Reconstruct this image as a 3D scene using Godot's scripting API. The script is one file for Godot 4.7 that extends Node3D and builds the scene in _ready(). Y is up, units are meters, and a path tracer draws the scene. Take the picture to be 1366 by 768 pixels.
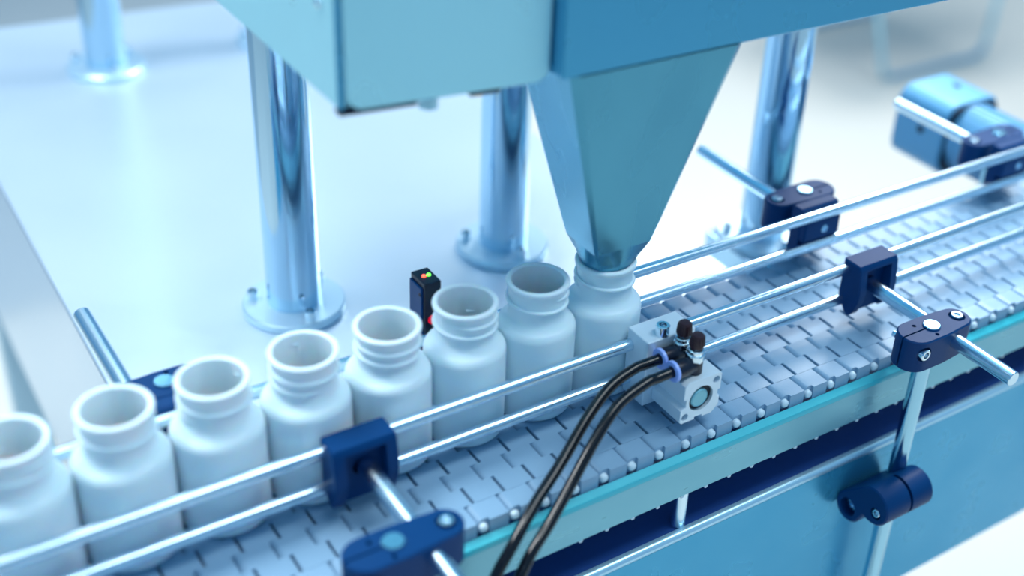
extends Node3D
# A bottle filling machine: white bottles queue on a plastic link conveyor under a steel hopper.
# x runs along the conveyor, z towards the viewer; the running surface of the belt is y = 0.

const PITCH := 0.0249
const FLOOR_Y := -0.85
var M := {}
var used := {}

# ---------------------------------------------------------------- bookkeeping
func numbered(called: String) -> String:
	if not used.has(called):
		used[called] = 0
		return called
	used[called] += 1
	return "%s_%03d" % [called, used[called]]

func tag(o: Node, label := "", category := "", group := "", kind := "") -> Node:
	if label: o.set_meta("label", label)
	if category: o.set_meta("category", category)
	if group: o.set_meta("group", group)
	if kind: o.set_meta("kind", kind)
	return o

func thing(called: String, label: String, category: String, at := Vector3.ZERO, group := "") -> Node3D:
	var o := Node3D.new()
	o.name = numbered(called)
	o.position = at
	add_child(o)
	tag(o, label, category, group)
	return o

func part_name(called: String, parent: Node) -> String:
	var k := 0
	var n := called
	while parent.has_node(n):
		k += 1
		n = "%s_%03d" % [called, k]
	return n

func put(called: String, mesh: Mesh, mat: Material, parent: Node = null, xf := Transform3D()) -> MeshInstance3D:
	var o := MeshInstance3D.new()
	o.mesh = mesh
	o.material_override = mat
	o.transform = xf
	if parent == null:
		o.name = numbered(called)
		add_child(o)
	else:
		o.name = part_name(called, parent)
		parent.add_child(o)
	return o

func obj(called: String, st: SurfaceTool, mat: Material, parent: Node = null, xf := Transform3D()) -> MeshInstance3D:
	return put(called, st.commit(), mat, parent, xf)

# ---------------------------------------------------------------- shapes
func new_st() -> SurfaceTool:
	var st := SurfaceTool.new()
	st.begin(Mesh.PRIMITIVE_TRIANGLES)
	return st

func vert(st: SurfaceTool, p: Vector3, n: Vector3) -> void:
	st.set_normal(n.normalized())
	st.add_vertex(p)

func tri(st: SurfaceTool, a: Vector3, b: Vector3, c: Vector3, na: Vector3, nb: Vector3, nc: Vector3) -> void:
	var g := (b - a).cross(c - a)
	if g.length_squared() < 1e-20:
		return
	if g.dot(na + nb + nc) > 0.0:
		vert(st, a, na); vert(st, c, nc); vert(st, b, nb)
	else:
		vert(st, a, na); vert(st, b, nb); vert(st, c, nc)

func quad(st: SurfaceTool, a: Vector3, b: Vector3, c: Vector3, d: Vector3, na: Vector3, nb: Vector3, nc: Vector3, nd: Vector3) -> void:
	tri(st, a, b, c, na, nb, nc)
	tri(st, a, c, d, na, nc, nd)

func box(st: SurfaceTool, c: Vector3, s: Vector3, bv := 0.0, B := Basis()) -> void:
	var h := s / 2.0
	var ax := [Vector3.RIGHT, Vector3.UP, Vector3.BACK]
	for i in 3:
		var j := (i + 1) % 3
		var k := (i + 2) % 3
		for sg in [-1.0, 1.0]:
			var n: Vector3 = B * (ax[i] * sg)
			var o: Vector3 = ax[i] * sg * h[i]
			var u: Vector3 = ax[j] * (h[j] - bv)
			var v: Vector3 = ax[k] * (h[k] - bv)
			quad(st, c + B * (o - u - v), c + B * (o + u - v), c + B * (o + u + v), c + B * (o - u + v), n, n, n, n)
		if bv <= 0.0:
			continue
		for sj in [-1.0, 1.0]:
			for sk in [-1.0, 1.0]:
				var l: Vector3 = ax[i] * (h[i] - bv)
				var pj: Vector3 = ax[j] * sj * h[j] + ax[k] * sk * (h[k] - bv)
				var pk: Vector3 = ax[j] * sj * (h[j] - bv) + ax[k] * sk * h[k]
				var nj: Vector3 = B * (ax[j] * sj)
				var nk: Vector3 = B * (ax[k] * sk)
				quad(st, c + B * (pj - l), c + B * (pj + l), c + B * (pk + l), c + B * (pk - l), nj, nj, nk, nk)
	if bv > 0.0:
		for sx in [-1.0, 1.0]:
			for sy in [-1.0, 1.0]:
				for sz in [-1.0, 1.0]:
					var q := Vector3(sx, sy, sz)
					var i3 := (h - Vector3.ONE * bv) * q
					tri(st, c + B * (i3 + Vector3(sx * bv, 0, 0)), c + B * (i3 + Vector3(0, sy * bv, 0)), c + B * (i3 + Vector3(0, 0, sz * bv)), B * Vector3(sx, 0, 0), B * Vector3(0, sy, 0), B * Vector3(0, 0, sz))

func lathe(st: SurfaceTool, prof: Array, seg: int, xf := Transform3D(), crease := 38.0) -> void:
	var n := prof.size()
	var sn := []
	for i in n - 1:
		var d: Vector2 = prof[i + 1] - prof[i]
		sn.append(Vector2(d.y, -d.x).normalized())
	var ca := cos(deg_to_rad(crease))
	for i in n - 1:
		var a: Vector2 = prof[i]
		var b: Vector2 = prof[i + 1]
		var na: Vector2 = sn[i]
		var nb: Vector2 = sn[i]
		if i > 0 and sn[i].dot(sn[i - 1]) > ca: na = (sn[i] + sn[i - 1]).normalized()
		if i < n - 2 and sn[i].dot(sn[i + 1]) > ca: nb = (sn[i] + sn[i + 1]).normalized()
		for k in seg:
			var t0 := TAU * k / seg
			var t1 := TAU * (k + 1) / seg
			var e0 := Vector3(cos(t0), 0, sin(t0))
			var e1 := Vector3(cos(t1), 0, sin(t1))
			var up := Vector3.UP
			quad(st, xf * (e0 * a.x + up * a.y), xf * (e1 * a.x + up * a.y), xf * (e1 * b.x + up * b.y), xf * (e0 * b.x + up * b.y),
				xf.basis * (e0 * na.x + up * na.y), xf.basis * (e1 * na.x + up * na.y), xf.basis * (e1 * nb.x + up * nb.y), xf.basis * (e0 * nb.x + up * nb.y))

func rod(st: SurfaceTool, xf: Transform3D, r: float, y0: float, y1: float, seg := 32, bv := 0.0008) -> void:
	lathe(st, [Vector2(0, y0), Vector2(r - bv, y0), Vector2(r, y0 + bv), Vector2(r, y1 - bv), Vector2(r - bv, y1), Vector2(0, y1)], seg, xf)

func along(d: Vector3, at := Vector3.ZERO) -> Transform3D:   # a frame whose y runs along d
	var y := d.normalized()
	var x := (Vector3.RIGHT if absf(y.x) < 0.9 else Vector3.BACK).cross(y).normalized()
	return Transform3D(Basis(x, y, x.cross(y)), at)

func tube(st: SurfaceTool, pts: Array, r: float, seg := 14) -> void:
	var n := pts.size()
	var side := Vector3.UP
	var rings := []
	var norms := []
	var t_first := Vector3.ZERO
	var t_last := Vector3.ZERO
	for i in n:
		var t: Vector3 = (pts[mini(i + 1, n - 1)] - pts[maxi(i - 1, 0)]).normalized()
		if i == 0:
			side = t.cross(Vector3.UP if absf(t.y) < 0.9 else Vector3.RIGHT).normalized()
			t_first = t
		side = (side - t * side.dot(t)).normalized()
		var other := t.cross(side)
		var ring := []
		var nr := []
		for k in seg:
			var a := TAU * k / seg
			var d := side * cos(a) + other * sin(a)
			ring.append(pts[i] + d * r)
			nr.append(d)
		rings.append(ring)
		norms.append(nr)
		t_last = t
	for i in n - 1:
		for k in seg:
			var k2 := (k + 1) % seg
			quad(st, rings[i][k], rings[i][k2], rings[i + 1][k2], rings[i + 1][k], norms[i][k], norms[i][k2], norms[i + 1][k2], norms[i + 1][k])
	for k in seg:
		var k2 := (k + 1) % seg
		tri(st, pts[0], rings[0][k], rings[0][k2], -t_first, -t_first, -t_first)
		tri(st, pts[n - 1], rings[n - 1][k], rings[n - 1][k2], t_last, t_last, t_last)

func curve_through(pts: Array, per := 8) -> Array:
	var out := []
	for i in pts.size() - 1:
		var a: Vector3 = pts[maxi(i - 1, 0)]
		var b: Vector3 = pts[i]
		var c: Vector3 = pts[i + 1]
		var d: Vector3 = pts[mini(i + 2, pts.size() - 1)]
		for k in per:
			out.append(b.cubic_interpolate(c, a, d, float(k) / per))
	out.append(pts[-1])
	return out

func extrude(st: SurfaceTool, poly_in: Array, z0: float, z1: float, xf := Transform3D(), bv := 0.0, crease := 40.0) -> void:
	var poly := PackedVector2Array(poly_in)
	var area := 0.0
	for i in poly.size():
		area += poly[i].cross(poly[(i + 1) % poly.size()])
	if area < 0: poly.reverse()
	var n := poly.size()
	var en := []
	for i in n:
		var d := poly[(i + 1) % n] - poly[i]
		en.append(Vector2(d.y, -d.x).normalized())
	var inset := PackedVector2Array()
	for i in n:
		var a: Vector2 = en[(i + n - 1) % n]
		var b: Vector2 = en[i]
		inset.append(poly[i] - (a + b) / maxf(1.0 + a.dot(b), 0.3) * bv)
	var ca := cos(deg_to_rad(crease))
	for i in n:
		var j := (i + 1) % n
		var n0: Vector2 = en[i]
		var n1: Vector2 = en[i]
		var p: Vector2 = en[(i + n - 1) % n]
		var q: Vector2 = en[j]
		if p.dot(n0) > ca: n0 = (p + n0).normalized()
		if q.dot(n1) > ca: n1 = (q + n1).normalized()
		var m0 := xf.basis * Vector3(n0.x, n0.y, 0)
		var m1 := xf.basis * Vector3(n1.x, n1.y, 0)
		quad(st, xf * Vector3(poly[i].x, poly[i].y, z0 + bv), xf * Vector3(poly[j].x, poly[j].y, z0 + bv), xf * Vector3(poly[j].x, poly[j].y, z1 - bv), xf * Vector3(poly[i].x, poly[i].y, z1 - bv), m0, m1, m1, m0)
		if bv > 0.0:
			for e in [[z0, z0 + bv, -1.0], [z1, z1 - bv, 1.0]]:
				var f := xf.basis * Vector3(0, 0, e[2])
				quad(st, xf * Vector3(inset[i].x, inset[i].y, e[0]), xf * Vector3(inset[j].x, inset[j].y, e[0]), xf * Vector3(poly[j].x, poly[j].y, e[1]), xf * Vector3(poly[i].x, poly[i].y, e[1]), f, f, m1, m0)
	var idx := Geometry2D.triangulate_polygon(inset)
	for e in [[z0, -1.0], [z1, 1.0]]:
		var f := xf.basis * Vector3(0, 0, e[1])
		for t in range(0, idx.size(), 3):
			var a := inset[idx[t]]
			var b := inset[idx[t + 1]]
			var c := inset[idx[t + 2]]
			tri(st, xf * Vector3(a.x, a.y, e[0]), xf * Vector3(b.x, b.y, e[0]), xf * Vector3(c.x, c.y, e[0]), f, f, f)

func arc(c: Vector2, r: float, a0: float, a1: float, n: int) -> Array:
	var out := []
	for i in n + 1:
		var a := deg_to_rad(lerpf(a0, a1, float(i) / n))
		out.append(c + Vector2(cos(a), sin(a)) * r)
	return out

func round_rect(w: float, h: float, r: float, n := 5, c := Vector2.ZERO) -> Array:
	var x := w / 2 - r
	var y := h / 2 - r
	return arc(c + Vector2(x, -y), r, -90, 0, n) + arc(c + Vector2(x, y), r, 0, 90, n) + arc(c + Vector2(-x, y), r, 90, 180, n) + arc(c + Vector2(-x, -y), r, 180, 270, n)

func carve(base: Mesh, cuts: Array) -> Mesh:   # a solid with boxes ["b", xf, size] and cylinders ["c", xf, r, h] taken out
	var root := CSGCombiner3D.new()
	var solid := CSGMesh3D.new()
	solid.mesh = base
	root.add_child(solid)
	for c in cuts:
		var s: CSGShape3D
		if c[0] == "b":
			s = CSGBox3D.new()
			s.size = c[2]
		else:
			s = CSGCylinder3D.new()
			s.radius = c[2]
			s.height = c[3]
			s.sides = 28
		s.transform = c[1]
		s.operation = CSGShape3D.OPERATION_SUBTRACTION
		root.add_child(s)
	add_child(root)
	root._update_shape()
	var m := root.bake_static_mesh()
	remove_child(root)
	root.free()
	return creased(m)

func creased(m: Mesh, limit := 38.0) -> Mesh:   # normals averaged only across gentle edges
	var arr := m.surface_get_arrays(0)
	var pos: PackedVector3Array = arr[Mesh.ARRAY_VERTEX]
	var idx: PackedInt32Array = arr[Mesh.ARRAY_INDEX] if arr[Mesh.ARRAY_INDEX] != null else PackedInt32Array(range(pos.size()))
	var at := {}
	var fn := []
	for t in range(0, idx.size() - 2, 3):
		var a := pos[idx[t]]
		var n := (pos[idx[t + 2]] - a).cross(pos[idx[t + 1]] - a)
		fn.append(n)
		for k in 3:
			var key := Vector3i((pos[idx[t + k]] * 200000.0).round())
			if not at.has(key): at[key] = []
			at[key].append(fn.size() - 1)
	var c := cos(deg_to_rad(limit))
	var st := new_st()
	for f in fn.size():
		var n: Vector3 = fn[f]
		if n.length_squared() < 1e-24: continue
		for k in 3:
			var p := pos[idx[f * 3 + k]]
			var sum := Vector3.ZERO
			for g in at[Vector3i((p * 200000.0).round())]:
				var o: Vector3 = fn[g]
				if o.length_squared() > 1e-24 and o.normalized().dot(n.normalized()) > c: sum += o
			st.set_normal(sum.normalized())
			st.add_vertex(p)
	return st.commit()

# ---------------------------------------------------------------- materials
func noise_tex(seed_: int, freq: float, as_normal := false, sz := 256, lo := 0.0, hi := 1.0) -> NoiseTexture2D:
	var f := FastNoiseLite.new()
	f.seed = seed_
	f.frequency = freq
	f.fractal_octaves = 4
	var t := NoiseTexture2D.new()
	t.width = sz
	t.height = sz
	t.seamless = true
	t.noise = f
	if as_normal:
		t.as_normal_map = true
		t.bump_strength = 2.0
	else:
		var g := Gradient.new()
		g.set_color(0, Color(lo, lo, lo))
		g.set_color(1, Color(hi, hi, hi))
		t.color_ramp = g
	return t

func mat(c: Color, rough: float, metal := 0.0, called := "") -> StandardMaterial3D:
	var m := StandardMaterial3D.new()
	m.albedo_color = c
	m.roughness = rough
	m.metallic = metal
	m.resource_name = called
	return m

func textured(m: StandardMaterial3D, rt: Texture2D, nt: Texture2D, scale: Vector3, depth := 0.2) -> StandardMaterial3D:
	m.uv1_triplanar = true
	m.uv1_scale = scale
	if rt: m.roughness_texture = rt
	if nt:
		m.normal_enabled = true
		m.normal_texture = nt
		m.normal_scale = depth
	return m

func materials() -> void:
	var smudge := noise_tex(3, 0.012, false, 256, 0.55, 1.0)
	var grain := noise_tex(8, 0.05, true)
	M.steel = textured(mat(Color(0.74, 0.87, 0.95), 0.17, 1.0, "brushed steel"), smudge, null, Vector3(3, 3, 3))
	M.chrome = mat(Color(0.84, 0.93, 0.98), 0.24, 1.0, "polished rod")
	M.flange = mat(Color(0.80, 0.91, 0.97), 0.34, 0.7, "flange steel")
	M.upright = mat(Color(0.62, 0.80, 0.88), 0.16, 1.0, "upright rod steel")
	M.bolt = mat(Color(0.86, 0.93, 0.97), 0.18, 1.0, "bolt steel")
	M.table = textured(mat(Color(0.86, 0.92, 0.965), 0.32, 0.70, "satin table steel"), noise_tex(11, 0.008, false, 256, 0.88, 1.0), grain, Vector3(2, 2, 2), 0.04)
	M.lit_steel = textured(mat(Color(0.68, 0.91, 0.95), 0.42, 0.3, "lit pale cyan panel steel"), smudge, null, Vector3(4, 4, 4))  # same steel as the hopper box; its brighter lighting is in the colour
	M.hopper = textured(mat(Color(0.32, 0.66, 0.80), 0.38, 0.5, "shaded hopper steel"), smudge, null, Vector3(4, 4, 4))  # same steel as the cyan housing, with shade put into the colour
	M.funnel = textured(mat(Color(0.33, 0.60, 0.70), 0.33, 0.85, "funnel steel"), smudge, null, Vector3(5, 2, 5))
	M.plate = textured(mat(Color(0.50, 0.74, 0.80), 0.42, 0.5, "side plate aluminium"), smudge, null, Vector3(3, 9, 3))
	M.panel = textured(mat(Color(0.27, 0.67, 0.82), 0.4, 0.45, "lower panel steel"), smudge, null, Vector3(3, 3, 3))
	M.lip = mat(Color(0.74, 0.90, 0.97), 0.3, 0.6, "lit folded steel lip")  # panel steel made paler where the fold catches light
	M.deck = mat(Color(0.12, 0.28, 0.55), 0.4, 0.0, "shaded deck")  # colour darkened for the shade under the belt
	M.strip = mat(Color(0.22, 0.74, 0.80), 0.25, 0.0, "teal wear strip")
	M.white_strip = mat(Color(0.9, 0.95, 0.97), 0.5, 0.0, "white wear strip")
	M.belt = textured(mat(Color(0.52, 0.66, 0.77), 0.36, 0.0, "grey blue belt plastic"), null, grain, Vector3(20, 20, 20), 0.08)
	M.pin = mat(Color(0.82, 0.90, 0.94), 0.35, 0.0, "pin plastic")
	M.black = textured(mat(Color(0.0, 0.22, 0.42), 0.42, 0.0, "dark blue black nylon"), null, grain, Vector3(40, 40, 40), 0.12)
	M.black.metallic_specular = 0.28
	M.dark = mat(Color(0.03, 0.06, 0.15), 0.35, 0.0, "black plastic")
	M.hose = mat(Color(0.02, 0.02, 0.06), 0.14, 0.0, "black hose")
	M.knob = mat(Color(0.20, 0.09, 0.12), 0.4, 0.0, "black knob")
	M.ring = mat(Color(0.62, 0.73, 1.0), 0.35, 0.0, "light blue collar")
	M.alu = mat(Color(0.86, 0.92, 0.96), 0.36, 0.25, "machined aluminium")
	M.bore = mat(Color(0.05, 0.09, 0.15), 0.5, 0.3, "dark bore")
	M.motor = mat(Color(0.38, 0.64, 0.80), 0.4, 0.1, "motor enamel")
	M.motor_dark = mat(Color(0.04, 0.10, 0.2), 0.5, 0.0, "motor dark")
	M.floor = textured(mat(Color(0.86, 0.85, 0.82), 0.6, 0.0, "cream floor"), null, grain, Vector3(0.5, 0.5, 0.5), 0.05)
	M.bottle = mat(Color(0.915, 0.975, 1.0), 0.38, 0.0, "white polyethylene")
	M.bottle.subsurf_scatter_enabled = true
	M.bottle.subsurf_scatter_strength = 0.25
	M.bottle.backlight_enabled = true
	M.bottle.backlight = Color(0.30, 0.37, 0.40)
	for e in [["red", Color(1, 0.35, 0.25), 3.0], ["green", Color(0.45, 1.0, 0.3), 3.0], ["lens", Color(1.0, 0.08, 0.22), 0.35]]:
		var m := mat(e[1], 0.3, 0.0, e[0] + " led")
		m.emission_enabled = true
		m.emission = e[1]
		m.emission_energy_multiplier = e[2]
		M["led_" + e[0]] = m
	var lamp := mat(Color(1, 1, 1), 0.5, 0.0, "unseen lamp diffuser")  # glow for the panels of the out-of-view lamps
	lamp.emission_enabled = true
	lamp.emission = Color(0.9, 0.97, 1.0)
	lamp.emission_energy_multiplier = 1.0
	M.lamp = lamp

# ---------------------------------------------------------------- light
func unseen_ceiling_lamp(at: Vector3, towards: Vector3, size: Vector2, energy: float, col: Color, label: String) -> void:  # area light and glowing panel of one lamp out of view
	var l := AreaLight3D.new()
	l.name = numbered("unseen_lamp_light")
	l.area_size = size
	l.light_energy = energy
	l.light_color = col
	l.shadow_enabled = true
	add_child(l)
	l.look_at_from_position(at, towards, Vector3.RIGHT)
	var t := thing("unseen_ceiling_lamp", label, "lamp", at)
	var B := l.transform.basis
	var st := new_st()
	box(st, B * Vector3(0, 0, 0.03), Vector3(size.x + 0.06, size.y + 0.06, 0.04), 0.004, B)
	obj("unseen_lamp_frame", st, M.steel, t)
	var s2 := new_st()
	box(s2, B * Vector3(0, 0, 0.007), Vector3(size.x, size.y, 0.006), 0.0, B)
	obj("unseen_lamp_diffuser", s2, M.lamp, t)

func _ready() -> void:
	# camera
	var cam := Camera3D.new()
	cam.name = "camera"
	cam.projection = Camera3D.PROJECTION_FRUSTUM
	cam.near = 0.05
	cam.far = 100.0
	cam.size = 0.05 * 768.0 / 1694.602
	cam.frustum_offset = Vector2(0.05 * (683.0 - 822.75) / 1694.602, -0.05 * (384.0 - 342.203) / 1694.602)
	cam.transform = Transform3D(Basis(Vector3(0.814135151, 0.073778533, 0.575969342), Vector3(0.246611172, 0.854067075, -0.457987293), Vector3(-0.525706082, 0.514904029, 0.677131417)), Vector3(-0.49237222, 0.59986831, 0.78955152))
	var at := CameraAttributesPhysical.new()
	at.frustum_focal_length = 50.0
	at.frustum_focus_distance = 0.99
	at.frustum_near = 0.05
	at.frustum_far = 100.0
	at.exposure_aperture = 2.5
	cam.attributes = at
	add_child(cam)
	cam.current = true
	# sky and exposure
	var we := WorldEnvironment.new()
	we.name = "world_environment"
	var env := Environment.new()
	env.background_mode = Environment.BG_SKY
	var sm := ProceduralSkyMaterial.new()
	sm.sky_top_color = Color(0.66, 0.87, 1.0)
	sm.sky_horizon_color = Color(0.42, 0.70, 0.94)
	sm.ground_horizon_color = Color(0.42, 0.70, 0.94)
	sm.ground_bottom_color = Color(0.42, 0.70, 0.94)
	sm.sky_curve = 0.5
	sm.energy_multiplier = 0.62
	env.sky = Sky.new()
	env.sky.sky_material = sm
	env.tonemap_mode = Environment.TONE_MAPPER_LINEAR
	env.tonemap_exposure = 1.0
	env.sdfgi_enabled = true
	env.ssao_enabled = true
	env.ssil_enabled = true
	we.environment = env
	add_child(we)
	materials()
	# unseen lamps, placed out of view for the light and highlights they give
	unseen_ceiling_lamp(Vector3(1.35, 1.8, -0.6), Vector3(0.05, 0.0, 0.1), Vector2(0.7, 1.1), 5.8, Color(0.97, 0.99, 1.0), "unseen long ceiling lamp, out of view, lighting the right end of the conveyor")
	unseen_ceiling_lamp(Vector3(0.55, 1.95, 0.75), Vector3(0.2, 0.0, 0.2), Vector2(0.5, 1.6), 1.9, Color(0.95, 0.99, 1.0), "unseen long ceiling lamp, out of view, lighting the front faces and the rail highlights")
	unseen_ceiling_lamp(Vector3(-0.9, 1.9, -0.5), Vector3(-0.3, 0.0, 0.0), Vector2(0.8, 0.8), 4.4, Color(0.97, 0.99, 1.0), "unseen square ceiling lamp, out of view, lighting the left bottles and table")
	unseen_ceiling_lamp(Vector3(-0.1, 1.9, -1.6), Vector3(0.0, 0.0, -0.1), Vector2(0.45, 1.9), 1.3, Color(0.97, 0.99, 1.0), "unseen long ceiling lamp, out of view, giving the cross rods their highlights")
	unseen_ceiling_lamp(Vector3(2.6, 2.0, -2.0), Vector3(2.3, -0.85, -1.6), Vector2(0.8, 1.4), 3.6, Color(1.0, 0.99, 0.97), "unseen long ceiling lamp, out of view, placed to brighten the far floor and chair")  # out of view, there to brighten the distant floor

	build_setting()
	build_table()
	build_hopper()
	build_conveyor()
	build_bottles()
	build_rails()
	build_brackets()
	build_cylinder()
	build_sensor()
	build_motor()
	build_chair()

# ---------------------------------------------------------------- setting
func build_setting() -> void:
	var st := new_st()
	box(st, Vector3(1.0, FLOOR_Y - 0.05, -1.0), Vector3(16, 0.1, 16))
	tag(obj("floor", st, M.floor), "pale cream smooth factory floor", "floor", "", "structure")
	var s2 := new_st()
	box(s2, Vector3(-0.75, FLOOR_Y + 0.004, -2.6), Vector3(3.2, 0.008, 2.2), 0.002)  # flat grey area on the floor behind the table
	tag(obj("grey_floor_area", s2, mat(Color(0.68, 0.72, 0.74), 0.7, 0.0, "grey floor area")), "blurred grey area of the floor beyond the back edge of the table", "mat")

# ---------------------------------------------------------------- machine table and posts
func build_table() -> void:
	var T := -0.075
	var t := thing("machine_table", "wide satin steel machine table carrying the four round posts", "table", Vector3(-0.015, FLOOR_Y, -0.45))
	var inv := Transform3D(Basis(), -t.position)
	var st := new_st()
	var flat := Transform3D(Basis(Vector3.RIGHT, PI / 2), Vector3.ZERO)   # local (x, y, z) -> (x, -z, y)
	extrude(st, [Vector2(-0.309, 0.052), Vector2(0.288, 0.052), Vector2(0.262, -0.955), Vector2(-0.292, -0.985)], -T, -T + 0.012, flat, 0.0025)
	obj("table_top", st, M.table, t, inv)
	for e in [[Vector2(-0.303, 0.046), Vector2(-0.287, -0.98)], [Vector2(0.282, 0.046), Vector2(0.256, -0.95)], [Vector2(-0.303, 0.046), Vector2(0.282, 0.046)], [Vector2(-0.287, -0.98), Vector2(0.256, -0.95)]]:
		var a: Vector2 = e[0]
		var b: Vector2 = e[1]
		var s2 := new_st()
		var d := Vector3(b.x - a.x, 0, b.y - a.y)
		var x := d.normalized()
		var B := Basis(x, Vector3.UP, x.cross(Vector3.UP))
		box(s2, Vector3((a.x + b.x) / 2, T - 0.17, (a.y + b.y) / 2), Vector3(d.length(), 0.316, 0.004), 0.001, B)
		obj("side_panel", s2, M.table, t, inv)
	for q in [Vector2(-0.27, 0.02), Vector2(0.25, 0.02), Vector2(-0.26, -0.94), Vector2(0.23, -0.92)]:
		var s3 := new_st()
		box(s3, Vector3(q.x, (FLOOR_Y + T - 0.3) / 2, q.y), Vector3(0.045, -FLOOR_Y + T - 0.3, 0.045), 0.003)
		obj("leg", s3, M.steel, t, inv)
	# posts: tube, flange and three bolts each
	var tubes := {}
	var fl := new_st()
	lathe(fl, [Vector2(0.0, 0.0), Vector2(0.0455, 0.0), Vector2(0.047, 0.0015), Vector2(0.047, 0.0075), Vector2(0.0455, 0.009), Vector2(0.0, 0.009)], 64)
	var fm := fl.commit()
	var bs := new_st()
	lathe(bs, [Vector2(0, 0), Vector2(0.0050, 0), Vector2(0.0050, 0.0085), Vector2(0.0042, 0.0095), Vector2(0.0026, 0.0095), Vector2(0.0022, 0.005), Vector2(0, 0.005)], 20)
	var bm := bs.commit()
	for e in [
		[Vector3(-0.124, T, -0.168), 0.2785 - T, "round steel post on the table nearest the white bottles, left of the hopper"],
		[Vector3(0.102, T, -0.169), 0.282 - T, "round steel post on the table just left of the funnel"],
		[Vector3(-0.112, T, -0.784), 0.62 - T, "blurred round steel post at the far left of the table"],
		[Vector3(0.108, T, -0.784), 0.62 - T, "round steel post at the back of the table, mostly behind the cyan housing"],
		[Vector3(0.3555, T, -0.055), 0.282 - T, "stout steel post behind the guide rails, beyond the table edge"]]:
		var p := thing("support_post", e[2], "post", e[0], "round steel posts of the filling machine")
		var h: float = e[1]
		if not tubes.has(h):
			var s := new_st()
			rod(s, Transform3D(), 0.0245, 0.0085, h, 64, 0.0006)
			tubes[h] = s.commit()
		put("tube", tubes[h], M.steel, p)
		put("flange", fm, M.flange, p)
		for k in 3:
			var a := deg_to_rad(90 + 120 * k)
			put("bolt", bm, M.bolt, p, Transform3D(Basis(Vector3.UP, 0.3 * k), Vector3(cos(a) * 0.0375, 0.009, sin(a) * 0.0375)))
	var sp := new_st()
	box(sp, Vector3(0.3555, (FLOOR_Y + T) / 2, -0.055), Vector3(0.085, T - FLOOR_Y, 0.085), 0.003)
	tag(obj("pedestal", sp, M.steel), "square steel pedestal under the stout post beyond the table edge", "pedestal")
	var sb := new_st()
	box(sb, Vector3(-0.002, 0.645, -0.784), Vector3(0.34, 0.05, 0.08), 0.003)
	tag(obj("cross_beam", sb, M.steel), "square steel beam lying across the two rear posts", "beam")

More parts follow.
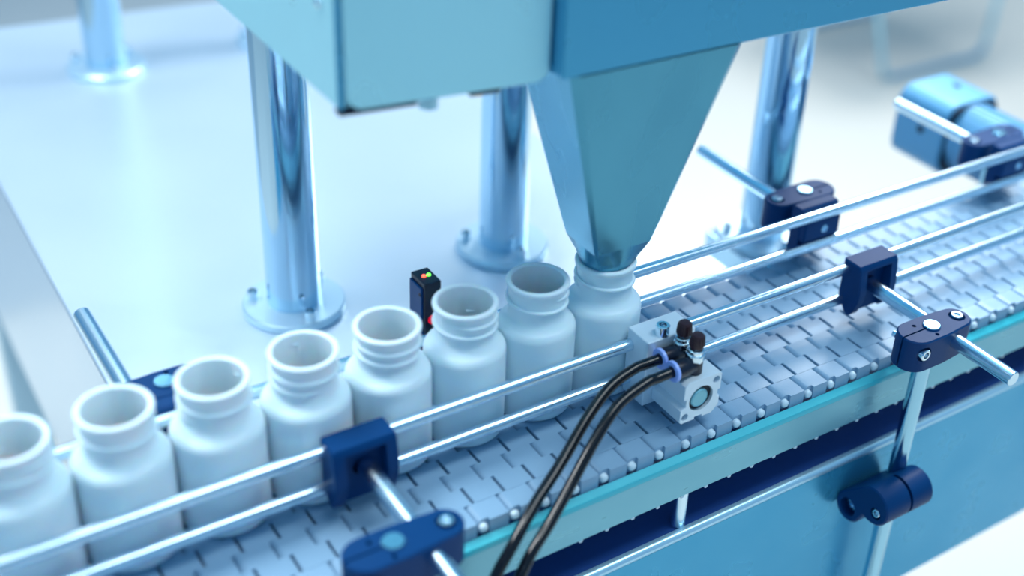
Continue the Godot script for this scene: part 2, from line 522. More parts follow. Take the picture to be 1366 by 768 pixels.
# ---------------------------------------------------------------- hopper and housings
func build_hopper() -> void:
	# cyan housing on the left: body, door panel with a rounded corner, gasket lips, knob, screws
	var c := thing("machine_housing", "pale cyan steel housing overhanging the bottles, with a rounded door panel", "housing", Vector3(-0.147, 0.28, -0.07))
	var inv := Transform3D(Basis(), -c.position)
	var flat := Transform3D(Basis(Vector3.RIGHT, PI / 2), Vector3.ZERO)
	var st := new_st()
	extrude(st, [Vector2(-0.2148, 0.1555), Vector2(-0.0785, 0.1690), Vector2(-0.0785, -0.30), Vector2(-0.2148, -0.30)], -0.62, -0.28, flat, 0.0012)
	obj("body", st, M.lit_steel, c, inv)
	var dx := Vector3(0.1363, 0, 0.0135).normalized()
	var B := Basis(dx, Vector3.UP, dx.cross(Vector3.UP))
	var sd := new_st()
	extrude(sd, round_rect(0.1325, 0.33, 0.011, 6, Vector2(0.0702, 0.165 - 0.0005)), 0.0006, 0.005, Transform3D(B, Vector3(-0.2148, 0.28, 0.1555)), 0.0012)
	obj("door_panel", sd, M.lit_steel, c, inv)
	var sg := new_st()
	box(sg, Vector3(-0.2148, 0.28, 0.1555) + B * Vector3(0.0022, 0.17, 0.0006), Vector3(0.0036, 0.34, 0.003), 0.0006, B)
	obj("gasket", sg, M.hopper, c, inv)
	for e in [[0.0, 0.049], [0.083, 0.104]]:
		var sl := new_st()
		box(sl, Vector3(-0.2148, 0.28, 0.1555) + B * Vector3((e[0] + e[1]) / 2, -0.002, -0.001), Vector3(e[1] - e[0], 0.004, 0.008), 0.0008, B)
		obj("gasket_lip", sl, M.motor_dark, c, inv)
	var sk := new_st()
	lathe(sk, [Vector2(0, 0.2695), Vector2(0.0055, 0.2695), Vector2(0.0066, 0.2706), Vector2(0.0066, 0.2772), Vector2(0.0058, 0.28), Vector2(0, 0.28)], 6, Transform3D(Basis(), Vector3(-0.1555, 0, 0.1555)), 10.0)
	obj("nut", sk, M.upright, c, inv)
	for q in [Vector3(-0.2148, 0.3387, 0.1361), Vector3(-0.2148, 0.3387, -0.1)]:
		var ss := new_st()
		lathe(ss, [Vector2(0.0, -0.001), Vector2(0.0035, -0.001), Vector2(0.0033, 0.001), Vector2(0.002, 0.002), Vector2(0, 0.0022)], 16, along(Vector3.LEFT, q))
		obj("screw", ss, M.bolt, c, inv)
	# hopper: housing box above and a funnel that ends in a round nozzle in the bottle's mouth
	var t := thing("filling_hopper", "blue steel hopper with a tapering funnel dipping into the bottle mouth", "hopper", Vector3(0, 0.104, 0.1425))
	inv = Transform3D(Basis(), -t.position)
	var sh := new_st()
	box(sh, Vector3(0.154, 0.455, -0.057), Vector3(0.464, 0.342, 0.486), 0.0015)
	obj("hopper_housing", sh, M.hopper, t, inv)
	var sf := new_st()
	var N := 64
	var levels := 14
	var y0 := 0.1035
	var y1 := 0.2845
	var rings := []
	for i in levels + 1:
		var f := float(i) / levels
		var ring := []
		for k in N:
			var a := TAU * (k + 0.5) / N
			var d := Vector2(cos(a), sin(a))
			# superellipse from the round nozzle to the square mouth
			var q := 1.0 / maxf(absf(d.x), absf(d.y))
			var sq := Vector2(d.x * q, d.y * q)
			var mixf := clampf(f / 0.16, 0.0, 1.0)
			var e := (d * 1.0).lerp(sq, mixf * mixf * (3 - 2 * mixf))
			var hx := lerpf(0.0180, 0.0710, f)
			var hz := lerpf(0.0180, 0.0360, f)
			ring.append(Vector3(e.x * hx, lerpf(y0, y1, f), lerpf(0.1425, 0.1505, f) + e.y * hz))
		rings.append(ring)
	for i in levels:
		for k in N:
			var k2 := (k + 1) % N
			var a: Vector3 = rings[i][k]
			var b: Vector3 = rings[i][k2]
			var cc: Vector3 = rings[i + 1][k2]
			var d: Vector3 = rings[i + 1][k]
			var n := (b - a).cross(d - a).normalized()
			var mid := (a + b) / 2 - Vector3(0, 0, 0.146)
			if n.dot(Vector3(mid.x, 0, mid.z)) < 0: n = -n
			if i < 3:
				var na := (Vector3(a.x, 0, a.z - 0.1425)).normalized()
				quad(sf, a, b, cc, d, n, n, n, n) if i > 1 else quad(sf, a, b, cc, d, (na + n), ((Vector3(b.x, 0, b.z - 0.1425)).normalized() + n), n, n)
			else:
				quad(sf, a, b, cc, d, n, n, n, n)
	for k in N:
		var k2 := (k + 1) % N
		tri(sf, Vector3(0, y0, 0.1425), rings[0][k], rings[0][k2], Vector3.DOWN, Vector3.DOWN, Vector3.DOWN)
	obj("funnel", sf, M.funnel, t, inv)

# ---------------------------------------------------------------- conveyor
func link_mesh() -> Mesh:
	var st := new_st()
	var zs := [0.2403, 0.2209, 0.2033, 0.1860, 0.1684, 0.1508, 0.1332, 0.1156, 0.0979, 0.0803]
	var H := -0.0125
	var r := 0.0050
	for f in 9:
		var prof := []
		var z1: float = zs[f]
		var z0: float = zs[f + 1]
		if f % 2 == 0:   # fingers that reach round the pin on the left
			prof = arc(Vector2(-0.0041 + r, -r), r, 90, 180, 5) + arc(Vector2(-0.0041 + r, H + r), r, 180, 270, 5) + [Vector2(PITCH - 0.0049, H), Vector2(PITCH - 0.0049, -0.0005), Vector2(PITCH - 0.0054, 0)]
		else:            # fingers that reach round the next pin on the right
			var e := PITCH + 0.0025
			prof = [Vector2(0.0042, H)] + arc(Vector2(e - 0.003, H + 0.003), 0.003, -90, 0, 4) + arc(Vector2(e - 0.0016, -0.0016), 0.0016, 0, 90, 4) + [Vector2(0.0047, 0), Vector2(0.0042, -0.0005)]
		if f == 0:       # the front finger is set back round the pin head
			var left := []
			left = arc(Vector2(-0.0041 + r, -r), r, 90, 180, 5) + arc(Vector2(-0.0041 + r, H + r), r, 180, 270, 5) + [Vector2(0.0046, H), Vector2(0.0046, 0)]
			extrude(st, left, z0, z1 - 0.0026, Transform3D(), 0.0)
			extrude(st, [Vector2(0.0046, H), Vector2(PITCH - 0.0049, H), Vector2(PITCH - 0.0049, -0.0005), Vector2(PITCH - 0.0054, 0), Vector2(0.0046, 0)], z0, z1, Transform3D(), 0.0003)
		else:
			extrude(st, prof, z0, z1, Transform3D(), 0.0)
	return st.commit()

func build_conveyor() -> void:
	var belt := thing("conveyor_belt", "grey-blue plastic link conveyor belt with white hinge pins", "conveyor belt", Vector3(0.2, -0.0125, 0.16))
	var inv := Transform3D(Basis(), -belt.position)
	var lm := link_mesh()
	var ps := new_st()
	lathe(ps, [Vector2(0, 0), Vector2(0.0034, 0), Vector2(0.00345, 0.0026), Vector2(0.0031, 0.0036), Vector2(0.0022, 0.0044), Vector2(0.0011, 0.0048), Vector2(0.0006, 0.0048), Vector2(0.0004, 0.0045), Vector2(0, 0.0045)], 20)
	var pm := ps.commit()
	var zx := along(Vector3.BACK)
	for i in range(-11, 41):
		var x := -0.1593 + PITCH * i
		var l := put("belt_link", lm, M.belt, belt, inv * Transform3D(Basis(), Vector3(x, 0, 0)))
		if x < 0.75:
			put("hinge_pin", pm, M.pin, l, Transform3D(zx.basis, Vector3(0, -0.006, 0.2372)))
	# frame
	var x0 := -0.62
	var x1 := 1.05
	var xm := (x0 + x1) / 2
	var L := x1 - x0
	var f := thing("side_plate", "long pale steel side plate with a teal wear strip below the white belt pins", "side plate", Vector3(xm, -0.05, 0.2455))
	inv = Transform3D(Basis(), -f.position)
	var s := new_st()
	box(s, Vector3(xm, -0.0335, 0.2455), Vector3(L, 0.034, 0.003), 0.0006)
	obj("plate", s, M.plate, f, inv)
	s = new_st()
	extrude(s, [Vector2(0.2424, -0.0185), Vector2(0.2476, -0.0185), Vector2(0.2476, -0.0145), Vector2(0.2472, -0.0135), Vector2(0.2412, -0.0112), Vector2(0.2409, -0.0116), Vector2(0.2409, -0.0170)], x0, x1, Transform3D(Basis(Vector3.BACK, Vector3.UP, Vector3.RIGHT), Vector3.ZERO))
	obj("teal_strip", s, M.strip, f, inv)
	s = new_st()
	rod(s, along(Vector3.BACK), 0.0019, 0.2372, 0.2466, 10, 0.0003)
	var tm := s.commit()
	for i in range(-1, 20):
		put("pale_stud", tm, M.pin, f, inv * Transform3D(Basis(), Vector3(-0.0575 + 0.0233 * i, -0.0512, 0)))  # row of short pale studs just below the plate edge
	s = new_st()
	box(s, Vector3(xm, -0.0335, 0.0785), Vector3(L, 0.034, 0.0024), 0.0006)
	tag(obj("side_plate", s, M.plate), "pale steel side plate behind the conveyor belt, mostly hidden", "side plate")
	# lower housing: deck coloured for its shade, front and rear panels with folded lips
	var h := thing("lower_housing", "blue steel trough panel with a bright folded lip below the conveyor", "housing", Vector3(xm, FLOOR_Y, 0.17))
	inv = Transform3D(Basis(), -h.position)
	s = new_st()
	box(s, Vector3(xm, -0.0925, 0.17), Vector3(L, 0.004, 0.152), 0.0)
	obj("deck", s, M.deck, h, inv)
	for e in [[0.2484, 1.0], [0.0911, -1.0]]:
		s = new_st()
		box(s, Vector3(xm, -0.192, e[0]), Vector3(L, 0.197, 0.003), 0.0008)
		obj("panel", s, M.panel, h, inv)
		s = new_st()
		lathe(s, [Vector2(0, x0), Vector2(0.0045, x0), Vector2(0.0045, x1), Vector2(0, x1)], 24, along(Vector3.RIGHT, Vector3(0, -0.0920, e[0] - 0.0026 * e[1])))
		obj("folded_lip", s, M.lip, h, inv)
	for x in [-0.46, 0.020, 0.50, 0.98]:   # spacer posts that carry the belt frame
		s = new_st()
		rod(s, Transform3D(Basis(), Vector3(x, 0, 0.2365)), 0.0060, -0.0905, -0.0545, 28)
		obj("spacer_post", s, M.chrome, h, inv)
	for x in [-0.52, 0.98]:
		for z in [0.115, 0.225]:
			s = new_st()
			box(s, Vector3(x, (FLOOR_Y - 0.094) / 2, z), Vector3(0.035, -FLOOR_Y - 0.094, 0.035), 0.002)
			obj("leg", s, M.steel, h, inv)
# ---------------------------------------------------------------- bottles
func build_bottles() -> void:
	var prof := [Vector2(0, 0.0025), Vector2(0.018, 0.0022), Vector2(0.0225, 0.0), Vector2(0.0258, 0.0003)]
	prof += arc(Vector2(0.0253, 0.0045), 0.0044, -80, 0, 6)
	prof += [Vector2(0.0297, 0.03), Vector2(0.0297, 0.068)]
	prof += arc(Vector2(0.0217, 0.0702), 0.008, 0, 62, 8)
	prof += [Vector2(0.0232, 0.0796), Vector2(0.0220, 0.0812), Vector2(0.0212, 0.0835), Vector2(0.0212, 0.1035), Vector2(0.0218, 0.1052), Vector2(0.0229, 0.1060)]
	prof += arc(Vector2(0.0215, 0.1082), 0.0019, -50, 90, 6)
	prof += arc(Vector2(0.0209, 0.1082), 0.0018, 90, 180, 5)
	prof += [Vector2(0.0191, 0.0835), Vector2(0.0205, 0.0795), Vector2(0.0245, 0.0755), Vector2(0.0275, 0.069), Vector2(0.0279, 0.030), Vector2(0.0279, 0.006), Vector2(0.025, 0.0035), Vector2(0, 0.0045)]
	var st := new_st()
	lathe(st, prof, 72, Transform3D(), 50.0)
	var body := st.commit()
	var turns := []
	for k in 97:
		var a := TAU * 1.6 * k / 96.0
		var fade := minf(1.0, minf(k, 96 - k) / 8.0)
		turns.append(Vector3(cos(a) * (0.0193 + 0.0027 * fade), 0.0880 + 0.0128 * k / 96.0, sin(a) * (0.0193 + 0.0027 * fade)))
	st = new_st()
	tube(st, turns, 0.0014, 10)
	var thread := st.commit()
	var labels := {
		1: "white bottle cut off by the left picture edge, first of the row",
		2: "open white bottle second in the row, before the left rail clamp with the tilted rod",
		3: "open white bottle third from the left, touching the dark clamp behind the row",
		4: "open white bottle fourth from the left, below the nearest post flange",
		5: "open white bottle just left of the black sensor",
		6: "open white bottle just right of the black sensor",
		7: "open white bottle waiting next to the one being filled",
		8: "white bottle under the funnel nozzle being filled, last of the row"}
	for k in range(1, 9):
		var b := thing("bottle", labels[k], "bottle", Vector3((k - 8) * 0.06, 0.0, 0.1425), "white bottles queueing on the conveyor")
		b.rotation.y = 0.7 + k * 1.1
		put("body", body, M.bottle, b)
		put("thread", thread, M.bottle, b)

# ---------------------------------------------------------------- guide rails
const RA := Vector2(0.0524, 0.1786)
const RB := Vector2(0.0220, 0.1786)
const RC := Vector2(0.0586, 0.1056)
const RD := Vector2(0.0275, 0.1056)

func build_rails() -> void:
	for e in [[RA, "polished upper guide rail in front of the bottles"], [RB, "polished lower guide rail in front of the bottles, close above the belt"], [RC, "polished upper guide rail behind the bottles"], [RD, "polished lower guide rail behind the bottles, close above the belt"]]:
		var st := new_st()
		var p: Vector2 = e[0]
		rod(st, along(Vector3.RIGHT, Vector3(0.1, p.x, p.y)), 0.0047, -0.74, 0.95, 32, 0.0005)
		tag(obj("guide_rail", st, M.chrome), e[1], "rail", "four polished guide rails")

func bolt_mesh(r: float, h: float) -> Mesh:   # a round head with a hexagonal socket, foot at y = 0
	var st := new_st()
	lathe(st, [Vector2(0, 0), Vector2(r, 0), Vector2(r, h - 0.0006), Vector2(r - 0.0006, h), Vector2(r * 0.55, h)], 24)
	lathe(st, [Vector2(r * 0.55, h), Vector2(r * 0.5, h * 0.45), Vector2(0, h * 0.4)], 6, Transform3D(), 5.0)
	return st.commit()

# a cross clamp: the upright rod at x = 0, the cross rod along z at x = gap (its axis is y = 0)
func cross_clamp(called: String, label: String, at: Vector3, gap: float, flip: bool, group: String) -> void:
	var t := thing(called, label, "clamp", at, group)
	if flip: t.rotation.y = PI
	var cl := Vector2(-0.0172, 0)
	var cr := Vector2(gap + 0.0125, 0)
	var outline := arc(cl, 0.0155, 90, 270, 12) + [Vector2(0.004, -0.0155), Vector2(0.012, -0.0148)] + arc(cr, 0.0132, -84, 84, 12) + [Vector2(0.012, 0.0148), Vector2(0.004, 0.0155)]
	var st := new_st()
	extrude(st, outline, -0.0105, 0.0185, Transform3D(Basis(Vector3.RIGHT, PI / 2), Vector3.ZERO), 0.0011)
	var turn_z := along(Vector3.BACK).basis
	var m := carve(st.commit(), [
		["c", Transform3D(Basis(), Vector3(0, -0.004, 0)), 0.0074, 0.06],
		["c", Transform3D(turn_z, Vector3(gap, 0, 0)), 0.0064, 0.06],
		["b", Transform3D(Basis(), Vector3(-0.02, -0.004, 0)), Vector3(0.04, 0.06, 0.0016)],
		["c", Transform3D(turn_z, Vector3(-0.0205, -0.001, 0.0165)), 0.0066, 0.0095],
		["c", Transform3D(Basis(), Vector3(gap + 0.0145, 0.012, 0)), 0.0070, 0.0095],
		["c", Transform3D(Basis(), Vector3(-0.0125, 0.0105, -0.0072)), 0.0018, 0.006],
		["c", Transform3D(Basis(), Vector3(-0.0045, 0.0105, 0.0105)), 0.0018, 0.006]])
	put("body", m, M.black, t)
	var b1 := bolt_mesh(0.0050, 0.0052)
	put("bolt", b1, M.bolt, t, Transform3D(turn_z, Vector3(-0.0205, -0.001, 0.0116)))
	put("bolt", b1, M.bolt, t, Transform3D(Basis(), Vector3(gap + 0.0145, 0.0071, 0)))
	var s2 := new_st()
	rod(s2, Transform3D(turn_z, Vector3(-0.0205, -0.001, 0)), 0.0025, -0.0195, -0.0152, 14, 0.0004)
	obj("bolt_tip", s2, M.bolt, t)

func upright(label: String, x: float, y0: float, y1: float, z: float) -> void:
	var st := new_st()
	rod(st, Transform3D(Basis(), Vector3(x, 0, z)), 0.0073, y0, y1, 36, 0.0007)
	tag(obj("upright_rod", st, M.upright), label, "rod", "upright rods of the rail brackets")

func cross_rod(label: String, x: float, y: float, z0: float, z1: float) -> void:
	var st := new_st()
	rod(st, along(Vector3.BACK, Vector3(x, y, 0)), 0.0063, z0, z1, 36, 0.0007)
	tag(obj("cross_rod", st, M.chrome), label, "rod", "cross rods of the rail brackets")

func front_block(label: String, x: float) -> void:
	# a dark block notched over both rails, with a pocket where the cross rod enters
	var t := thing("rail_block", label, "clamp", Vector3(x, 0.0, RA.y), "dark blocks holding the guide rails")
	var st := new_st()
	var side := [Vector2(-0.0041, 0.0255), Vector2(0.0060, 0.0115), Vector2(0.0100, 0.0105), Vector2(0.0135, 0.0140), Vector2(0.0185, 0.0270), Vector2(0.0195, 0.0360), Vector2(0.0165, 0.0580), Vector2(0.0140, 0.0612), Vector2(-0.0041, 0.0612)]
	extrude(st, side, -0.0228, 0.0228, Transform3D(Basis(Vector3.BACK, Vector3.UP, Vector3.LEFT), Vector3.ZERO), 0.0012)
	var m := carve(st.commit(), [
		["c", Transform3D(along(Vector3.RIGHT).basis, Vector3(0, RA.x, 0)), 0.0048, 0.06],
		["c", Transform3D(along(Vector3.RIGHT).basis, Vector3(0, RB.x, 0)), 0.0048, 0.06],
		["b", Transform3D(Basis(), Vector3(0.0, 0.0280, 0.0160)), Vector3(0.0290, 0.0560, 0.0160)],
		["c", Transform3D(along(Vector3.BACK).basis, Vector3(0.0, 0.037, 0.008)), 0.0064, 0.013]])
	put("body", m, M.black, t)

func rear_block(label: String, x: float) -> void:
	var t := thing("rail_block", label, "clamp", Vector3(x, 0.0, RC.y), "dark blocks holding the guide rails")
	var st := new_st()
	extrude(st, [Vector2(-0.0186, 0.016), Vector2(-0.0053, 0.016), Vector2(-0.0053, 0.0625), Vector2(-0.0075, 0.0645), Vector2(-0.0165, 0.0645), Vector2(-0.0186, 0.062)], -0.0228, 0.0228, Transform3D(Basis(Vector3.BACK, Vector3.UP, Vector3.LEFT), Vector3.ZERO), 0.001)
	var m := carve(st.commit(), [["c", Transform3D(along(Vector3.BACK).basis, Vector3(0.0, 0.046, -0.018)), 0.0064, 0.014]])
	put("body", m, M.black, t)
	var s2 := new_st()
	box(s2, Vector3(0.0, 0.043, -0.003), Vector3(0.0436, 0.0205, 0.008), 0.0015)
	obj("rail_rib", s2, M.black, t)
	put("screw", bolt_mesh(0.0038, 0.0012), M.steel, t, Transform3D(along(Vector3.BACK).basis, Vector3(0.002, 0.043, 0.001)))

# the clamp that holds an upright to the lower housing: a lobe bolted to the panel and a split lobe round the rod
func panel_clamp(label: String, x: float, y: float, z: float, flip: bool) -> void:
	var t := thing("panel_clamp", label, "clamp", Vector3(x, y, z), "dark clamps on the lower housing")
	if flip: t.rotation.y = PI
	# outline in (z, y), drawn out along x
	var ca := Vector2(-0.0070, -0.005)
	var cb := Vector2(0.0175, 0.0145)
	var st := new_st()
	extrude(st, arc(ca, 0.0143, 125, 325, 14) + arc(cb, 0.0175, 245, 485, 18), -0.0105, 0.0455, Transform3D(Basis(Vector3.BACK, Vector3.UP, Vector3.LEFT), Vector3.ZERO), 0.0014)
	var turn_x := along(Vector3.LEFT).basis
	var m := carve(st.commit(), [
		["c", Transform3D(Basis(), Vector3.ZERO), 0.0074, 0.12],
		["b", Transform3D(Basis(), Vector3(-0.016, 0.02, 0.0270)), Vector3(0.0030, 0.09, 0.034)],
		["c", Transform3D(turn_x, Vector3(-0.045, ca.y, ca.x)), 0.0085, 0.020],
		["c", Transform3D(turn_x, Vector3(-0.045, 0.0100, 0.0225)), 0.0056, 0.012]])
	put("body", m, M.black, t)
	put("bolt", bolt_mesh(0.0062, 0.0052), M.steel, t, Transform3D(turn_x, Vector3(-0.035, ca.y, ca.x)))
	put("bolt", bolt_mesh(0.0040, 0.0062), M.bolt, t, Transform3D(turn_x, Vector3(-0.039, 0.0100, 0.0225)))

func build_brackets() -> void:
	var VZ := 0.2715
	# front, right
	front_block("dark rail block right of the pneumatic cylinder", 0.2505)
	cross_rod("polished cross rod reaching out over the right side plate", 0.249, 0.037, 0.188, 0.3455)
	cross_clamp("cross_clamp", "dark cross clamp with round silver rod end at the right of the front rails", Vector3(0.2335, 0.037, VZ), 0.0155, false, "dark cross clamps of the rail brackets")
	upright("upright steel rod in front of the blue trough panel", 0.2335, -0.42, 0.0495, VZ)
	panel_clamp("dark double clamp holding the upright rod on the trough panel", 0.2335, -0.1240, VZ, false)
	# front, left
	front_block("dark rail block in front of the fifth bottle", -0.2225)
	cross_rod("polished cross rod at the bottom edge left of the hoses", -0.2200, 0.037, 0.187, 0.345)
	cross_clamp("cross_clamp", "dark cross clamp at the bottom edge beside the black hoses", Vector3(-0.2417, 0.037, VZ), 0.0217, false, "dark cross clamps of the rail brackets")
	upright("upright rod under the cross clamp at the bottom edge, only its round top showing", -0.2417, -0.42, 0.0495, VZ)
	panel_clamp("dark double clamp below the bottom picture edge", -0.2417, -0.117, VZ, false)
	# rear
	var rear := [
		[0.266, 0.286, "dark rail block behind the belt, between funnel and right front block", "polished cross rod pointing away behind the rails, right of the funnel", "dark cross clamp behind the rails in front of the stout post", "upright rod in the rear clamp in front of the stout post", "dark clamp low behind the belt below the stout post", -0.066],
		[-0.3295, -0.3087, "dark rail block hidden behind the second and third bottles", "polished cross rod standing out over the left table edge", "dark cross clamp peeping out between the second and third bottles", "upright rod with a round silver end between the second and third bottles", "dark clamp low behind the belt at the left", -0.062],
		[0.537, 0.561, "dark rail block at the right picture edge below the motor", "polished cross rod lying in front of the grey-blue motor", "blurred dark cross clamp in front of the motor housing", "upright rod with a silver end in front of the motor", "dark clamp low behind the belt below the motor", -0.058]]
	for e in rear:
		rear_block(e[2], e[0] + 0.004)
		cross_rod(e[3], e[0], 0.046, e[7], 0.0975)
		cross_clamp("cross_clamp", e[4], Vector3(e[1], 0.046, 0.0625), e[1] - e[0], true, "dark cross clamps of the rail brackets")
		upright(e[5], e[1], -0.2, 0.0585, 0.0625)
		panel_clamp(e[6], e[1], -0.117, 0.0682 - 0.0005, true)

# ---------------------------------------------------------------- pneumatic stopper cylinder
func build_cylinder() -> void:
	var t := thing("air_cylinder", "machined aluminium pneumatic cylinder block clamped on the front rails", "cylinder", Vector3(0.0245, 0.008, 0.2))
	var inv := Transform3D(Basis(), -t.position)
	var turn_z := along(Vector3.BACK).basis
	var turn_x := along(Vector3.RIGHT).basis
	var st := new_st()
	box(st, Vector3(0.0242, 0.0370, 0.1870), Vector3(0.0446, 0.058, 0.0255), 0.0006)
	var m := carve(st.commit(), [["c", Transform3D(turn_x, Vector3(0.024, RA.x, RA.y)), 0.0048, 0.1], ["c", Transform3D(turn_x, Vector3(0.024, RB.x, RB.y)), 0.0048, 0.1]])
	put("mounting_block", m, M.alu, t, inv)
	# cylinder barrel with grooved sides
	st = new_st()
	var c := Vector2(0.0283, 0.0295)
	var w := 0.0183
	var out := []
	var q := [Vector2(w, -0.012), Vector2(w, -0.004), Vector2(w - 0.0022, -0.004), Vector2(w - 0.0022, 0.002), Vector2(w, 0.002), Vector2(w, w - 0.002), Vector2(w - 0.002, w),
		Vector2(-w + 0.006, w), Vector2(-w + 0.002, w - 0.003), Vector2(-w + 0.002, 0.003), Vector2(-w + 0.0045, 0.003), Vector2(-w + 0.0045, -0.004), Vector2(-w, -0.006), Vector2(-w, -w + 0.002), Vector2(-w + 0.002, -w),
		Vector2(-0.004, -w), Vector2(-0.004, -w + 0.002), Vector2(0.003, -w + 0.002), Vector2(0.003, -w), Vector2(w - 0.006, -w)]
	for v in q: out.append(c + v)
	extrude(st, out, 0.1998, 0.2352, Transform3D(), 0.0004, 20.0)
	m = carve(st.commit(), [
		["c", Transform3D(turn_z, Vector3(c.x, c.y, 0.234)), 0.0112, 0.012],
		["c", Transform3D(turn_z, Vector3(c.x + 0.0132, c.y + 0.0125, 0.234)), 0.0032, 0.012],
		["c", Transform3D(turn_z, Vector3(c.x - 0.0138, c.y - 0.0128, 0.234)), 0.0032, 0.012]])
	put("barrel", m, M.alu, t, inv)
	st = new_st()
	lathe(st, [Vector2(0.0111, 0.2325), Vector2(0.0, 0.2325)], 32, Transform3D(turn_z, Vector3(c.x, c.y, 0)))
	obj("bore", st, M.bore, t, inv)  # dark disc puts the shade of the gap round the piston into colour
	st = new_st()
	lathe(st, [Vector2(0.0078, 0.2300), Vector2(0.0078, 0.2345), Vector2(0.0070, 0.2354), Vector2(0.0066, 0.2350), Vector2(0.0, 0.2350)], 32, Transform3D(turn_z, Vector3(c.x - 0.0012, c.y + 0.0004, 0)))
	obj("piston", st, M.plate, t, inv)
	put("cap_screw", bolt_mesh(0.0055, 0.0085), M.bolt, t, inv * Transform3D(Basis(), Vector3(0.0185, 0.066, 0.1945)))
	# two flow valves with elbows and hoses
	var vl := ["push-in flow valve with black knob on the cylinder, the one farther from the viewer", "push-in flow valve with black knob on the cylinder, the one nearest the viewer"]
	for k in 2:
		var at: Vector3 = [Vector3(0.0285, 0.0478, 0.2075), Vector3(0.0270, 0.0478, 0.2248)][k]
		var v := thing("flow_valve", vl[k], "valve", at, "flow valves on the pneumatic cylinder")
		st = new_st()
		rod(st, Transform3D(), 0.0062, 0.0, 0.0115, 24, 0.0005)
		obj("body", st, M.dark, v)
		st = new_st()
		lathe(st, [Vector2(0, 0.0115), Vector2(0.0072, 0.0115), Vector2(0.0076, 0.0122), Vector2(0.0076, 0.0165), Vector2(0.0068, 0.0173), Vector2(0, 0.0173)], 6, Transform3D(Basis(Vector3.UP, 0.4), Vector3.ZERO), 5.0)
		obj("hex_nut", st, M.bolt, v)
		st = new_st()
		lathe(st, [Vector2(0.0058, 0.0173), Vector2(0.0060, 0.0178), Vector2(0.0060, 0.0200), Vector2(0.0052, 0.0207), Vector2(0.0026, 0.0207), Vector2(0.0024, 0.0235), Vector2(0, 0.0235)], 24)
		obj("collar", st, M.bolt, v)
		st = new_st()
		lathe(st, [Vector2(0, 0.0228), Vector2(0.0054, 0.0228), Vector2(0.0058, 0.0240), Vector2(0.0049, 0.0325), Vector2(0.0040, 0.0335), Vector2(0, 0.0337)], 24)
		for j in 14:
			var a := TAU * j / 14.0
			box(st, Vector3(cos(a) * 0.0053, 0.0282, sin(a) * 0.0053), Vector3(0.0009, 0.0078, 0.0010), 0.0, Basis(Vector3.UP, -a) * Basis(Vector3.BACK, 0.09))
		obj("knob", st, M.knob, v)
		st = new_st()
		lathe(st, [Vector2(0.0, -0.004), Vector2(0.0055, -0.002), Vector2(0.0064, 0.0035), Vector2(0.0069, 0.0075), Vector2(0.0072, 0.0080), Vector2(0.0072, 0.0175), Vector2(0.0066, 0.0180), Vector2(0.0, 0.0180)], 28, along(Vector3.LEFT, Vector3(0, 0.0072, 0)))
		obj("elbow", st, M.dark, v)
		st = new_st()
		lathe(st, [Vector2(0.0042, 0.0180), Vector2(0.0070, 0.0180), Vector2(0.0082, 0.0187), Vector2(0.0084, 0.0200), Vector2(0.0080, 0.0212), Vector2(0.0060, 0.0217), Vector2(0.0044, 0.0212), Vector2(0.0042, 0.0180)], 32, along(Vector3.LEFT, Vector3(0, 0.0072, 0)))
		obj("release_collar", st, M.ring, v)
		var pts: Array
		if k == 0:
			pts = [at + Vector3(-0.0185, 0.0072, 0), Vector3(-0.0060, 0.0552, 0.2078), Vector3(-0.0170, 0.0551, 0.2085), Vector3(-0.0399, 0.0513, 0.213), Vector3(-0.0647, 0.0401, 0.222), Vector3(-0.0956, 0.0232, 0.237), Vector3(-0.1272, 0.0132, 0.254), Vector3(-0.1529, -0.0001, 0.268), Vector3(-0.1692, -0.0176, 0.273), Vector3(-0.180, -0.045, 0.275), Vector3(-0.186, -0.10, 0.276), Vector3(-0.188, -0.18, 0.274)]
		else:
			pts = [at + Vector3(-0.0185, 0.0072, 0), Vector3(-0.0080, 0.0546, 0.2252), Vector3(-0.0190, 0.0547, 0.2262), Vector3(-0.0458, 0.0489, 0.231), Vector3(-0.0702, 0.0348, 0.24), Vector3(-0.0958, 0.0176, 0.252), Vector3(-0.1217, 0.0025, 0.265), Vector3(-0.1458, -0.0106, 0.276), Vector3(-0.1585, -0.030, 0.281), Vector3(-0.166, -0.062, 0.283), Vector3(-0.169, -0.11, 0.283), Vector3(-0.169, -0.18, 0.281)]
		st = new_st()
		tube(st, curve_through(pts, 8), 0.0041, 18)
		tag(obj("air_hose", st, M.hose), ["glossy black air hose curving down, the left one of the pair", "glossy black air hose curving down, the right one nearest the viewer"][k], "hose", "black air hoses of the cylinder")

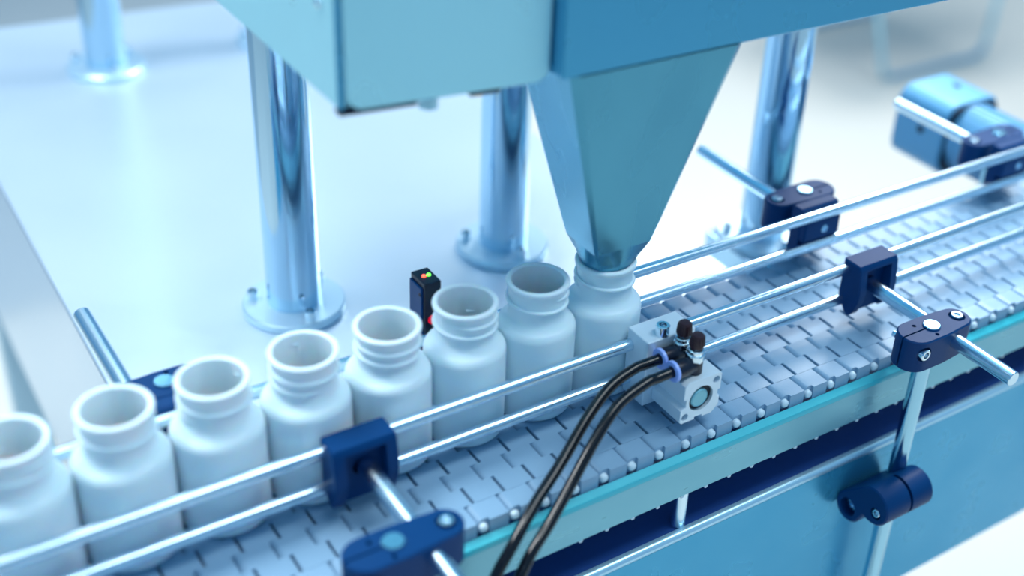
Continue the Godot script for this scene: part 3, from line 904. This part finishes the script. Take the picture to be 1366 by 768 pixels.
# ---------------------------------------------------------------- sensor
func build_sensor() -> void:
	var t := thing("photo_sensor", "small black photoelectric sensor with red and green lights behind the bottles", "sensor", Vector3(-0.120, -0.0125, 0.085))
	var inv := Transform3D(Basis(), -t.position)
	var st := new_st()
	box(st, Vector3(-0.120, 0.0675, 0.0845), Vector3(0.0140, 0.061, 0.0215), 0.0008)
	obj("body", st, M.dark, t, inv)
	st = new_st()
	box(st, Vector3(-0.1277, 0.0660, 0.0840), Vector3(0.0020, 0.055, 0.0185), 0.0006)
	obj("side_cover", st, M.black, t, inv)
	for e in [["indicator_light", "led_red", -0.1218], ["indicator_light", "led_green", -0.1178]]:
		st = new_st()
		lathe(st, [Vector2(0, 0.0), Vector2(0.0017, 0.0), Vector2(0.0014, 0.0009), Vector2(0, 0.0012)], 14, Transform3D(Basis(), Vector3(e[2], 0.098, 0.0845)))
		obj(e[0], st, M[e[1]], t, inv)
	st = new_st()
	lathe(st, [Vector2(0, 0), Vector2(0.0042, 0), Vector2(0.0040, 0.0008), Vector2(0, 0.0012)], 20, along(Vector3.BACK, Vector3(-0.1200, 0.0660, 0.0952)))
	obj("lens", st, M.led_lens, t, inv)
	put("screw", bolt_mesh(0.0021, 0.0016), M.steel, t, inv * Transform3D(along(Vector3.RIGHT).basis, Vector3(-0.1131, 0.0915, 0.0885)))
	st = new_st()
	lathe(st, [Vector2(0, 0), Vector2(0.0016, 0), Vector2(0.0012, 0.0006), Vector2(0, 0.0002)], 14, along(Vector3.LEFT, Vector3(-0.1287, 0.0880, 0.0915)))
	obj("screw", st, M.bore, t, inv)
	st = new_st()
	box(st, Vector3(-0.111, 0.018, 0.0845), Vector3(0.003, 0.110, 0.014), 0.0006)
	box(st, Vector3(-0.111, -0.034, 0.0800), Vector3(0.02, 0.03, 0.0012), 0.0)
	obj("bracket", st, M.steel, t, inv)

# ---------------------------------------------------------------- motor
func build_motor() -> void:
	var c := Vector2(0.667, -0.019)
	var t := thing("gear_motor", "blurred grey-blue electric motor with a rounded end cover behind the conveyor", "motor", Vector3(c.x, c.y - 0.045, -0.03))
	var inv := Transform3D(Basis(), -t.position)
	var st := new_st()
	extrude(st, round_rect(0.092, 0.090, 0.020, 8, c), -0.128, -0.052, Transform3D(), 0.003)
	obj("end_cover", st, M.motor, t, inv)
	st = new_st()
	rod(st, along(Vector3.BACK, Vector3(c.x, c.y, 0)), 0.0405, -0.052, 0.040, 64, 0.001)
	for k in 30:
		var a := TAU * k / 30.0
		box(st, Vector3(c.x + cos(a) * 0.0405, c.y + sin(a) * 0.0405, -0.006), Vector3(0.003, 0.0022, 0.088), 0.0005, Basis(Vector3.BACK, a))
	obj("ribbed_housing", st, M.motor, t, inv)
	st = new_st()
	extrude(st, round_rect(0.090, 0.088, 0.012, 5, c), 0.040, 0.0755, Transform3D(), 0.002)
	obj("gearbox", st, M.motor_dark, t, inv)
	st = new_st()
	extrude(st, round_rect(0.084, 0.082, 0.018, 8, c), -0.0535, -0.0495, Transform3D(), 0.0005)
	obj("gasket", st, M.motor_dark, t, inv)
	for q in [Vector3(c.x - 0.0462, c.y + 0.004, -0.085), Vector3(c.x + 0.012, c.y + 0.0452, -0.092)]:
		st = new_st()
		var d := Vector3.LEFT if q.x < c.x - 0.04 else Vector3.UP
		lathe(st, [Vector2(0, 0.0002), Vector2(0.0048, 0.0002), Vector2(0.0044, 0.0014), Vector2(0.003, 0.0006), Vector2(0, 0.0004)], 20, along(d, q))
		obj("screw", st, M.motor_dark, t, inv)

# ---------------------------------------------------------------- chair far behind
func build_chair() -> void:
	var t := thing("chair", "blurred chrome sled-base chair standing on the cream floor far behind the motor", "chair", Vector3(2.48, FLOOR_Y, -1.75))
	var inv := Transform3D(Basis(), -t.position)
	for z in [-1.55, -1.98]:
		var pts := [Vector3(2.12, -0.40, z), Vector3(2.19, -0.62, z), Vector3(2.25, -0.79, z), Vector3(2.275, -0.825, z), Vector3(2.32, -0.836, z), Vector3(2.5, -0.836, z), Vector3(2.64, -0.836, z), Vector3(2.685, -0.825, z), Vector3(2.71, -0.79, z), Vector3(2.72, -0.62, z), Vector3(2.74, -0.40, z)]
		var st := new_st()
		tube(st, curve_through(pts, 5), 0.0100, 14)
		obj("sled_leg", st, M.upright, t, inv)
	var s2 := new_st()
	box(s2, Vector3(2.43, -0.375, -1.765), Vector3(0.66, 0.05, 0.48), 0.015)
	obj("seat", s2, M.motor_dark, t, inv)
	s2 = new_st()
	box(s2, Vector3(2.74, -0.12, -1.765), Vector3(0.04, 0.46, 0.46), 0.012, Basis(Vector3.BACK, -0.12))
	obj("backrest", s2, M.motor_dark, t, inv)
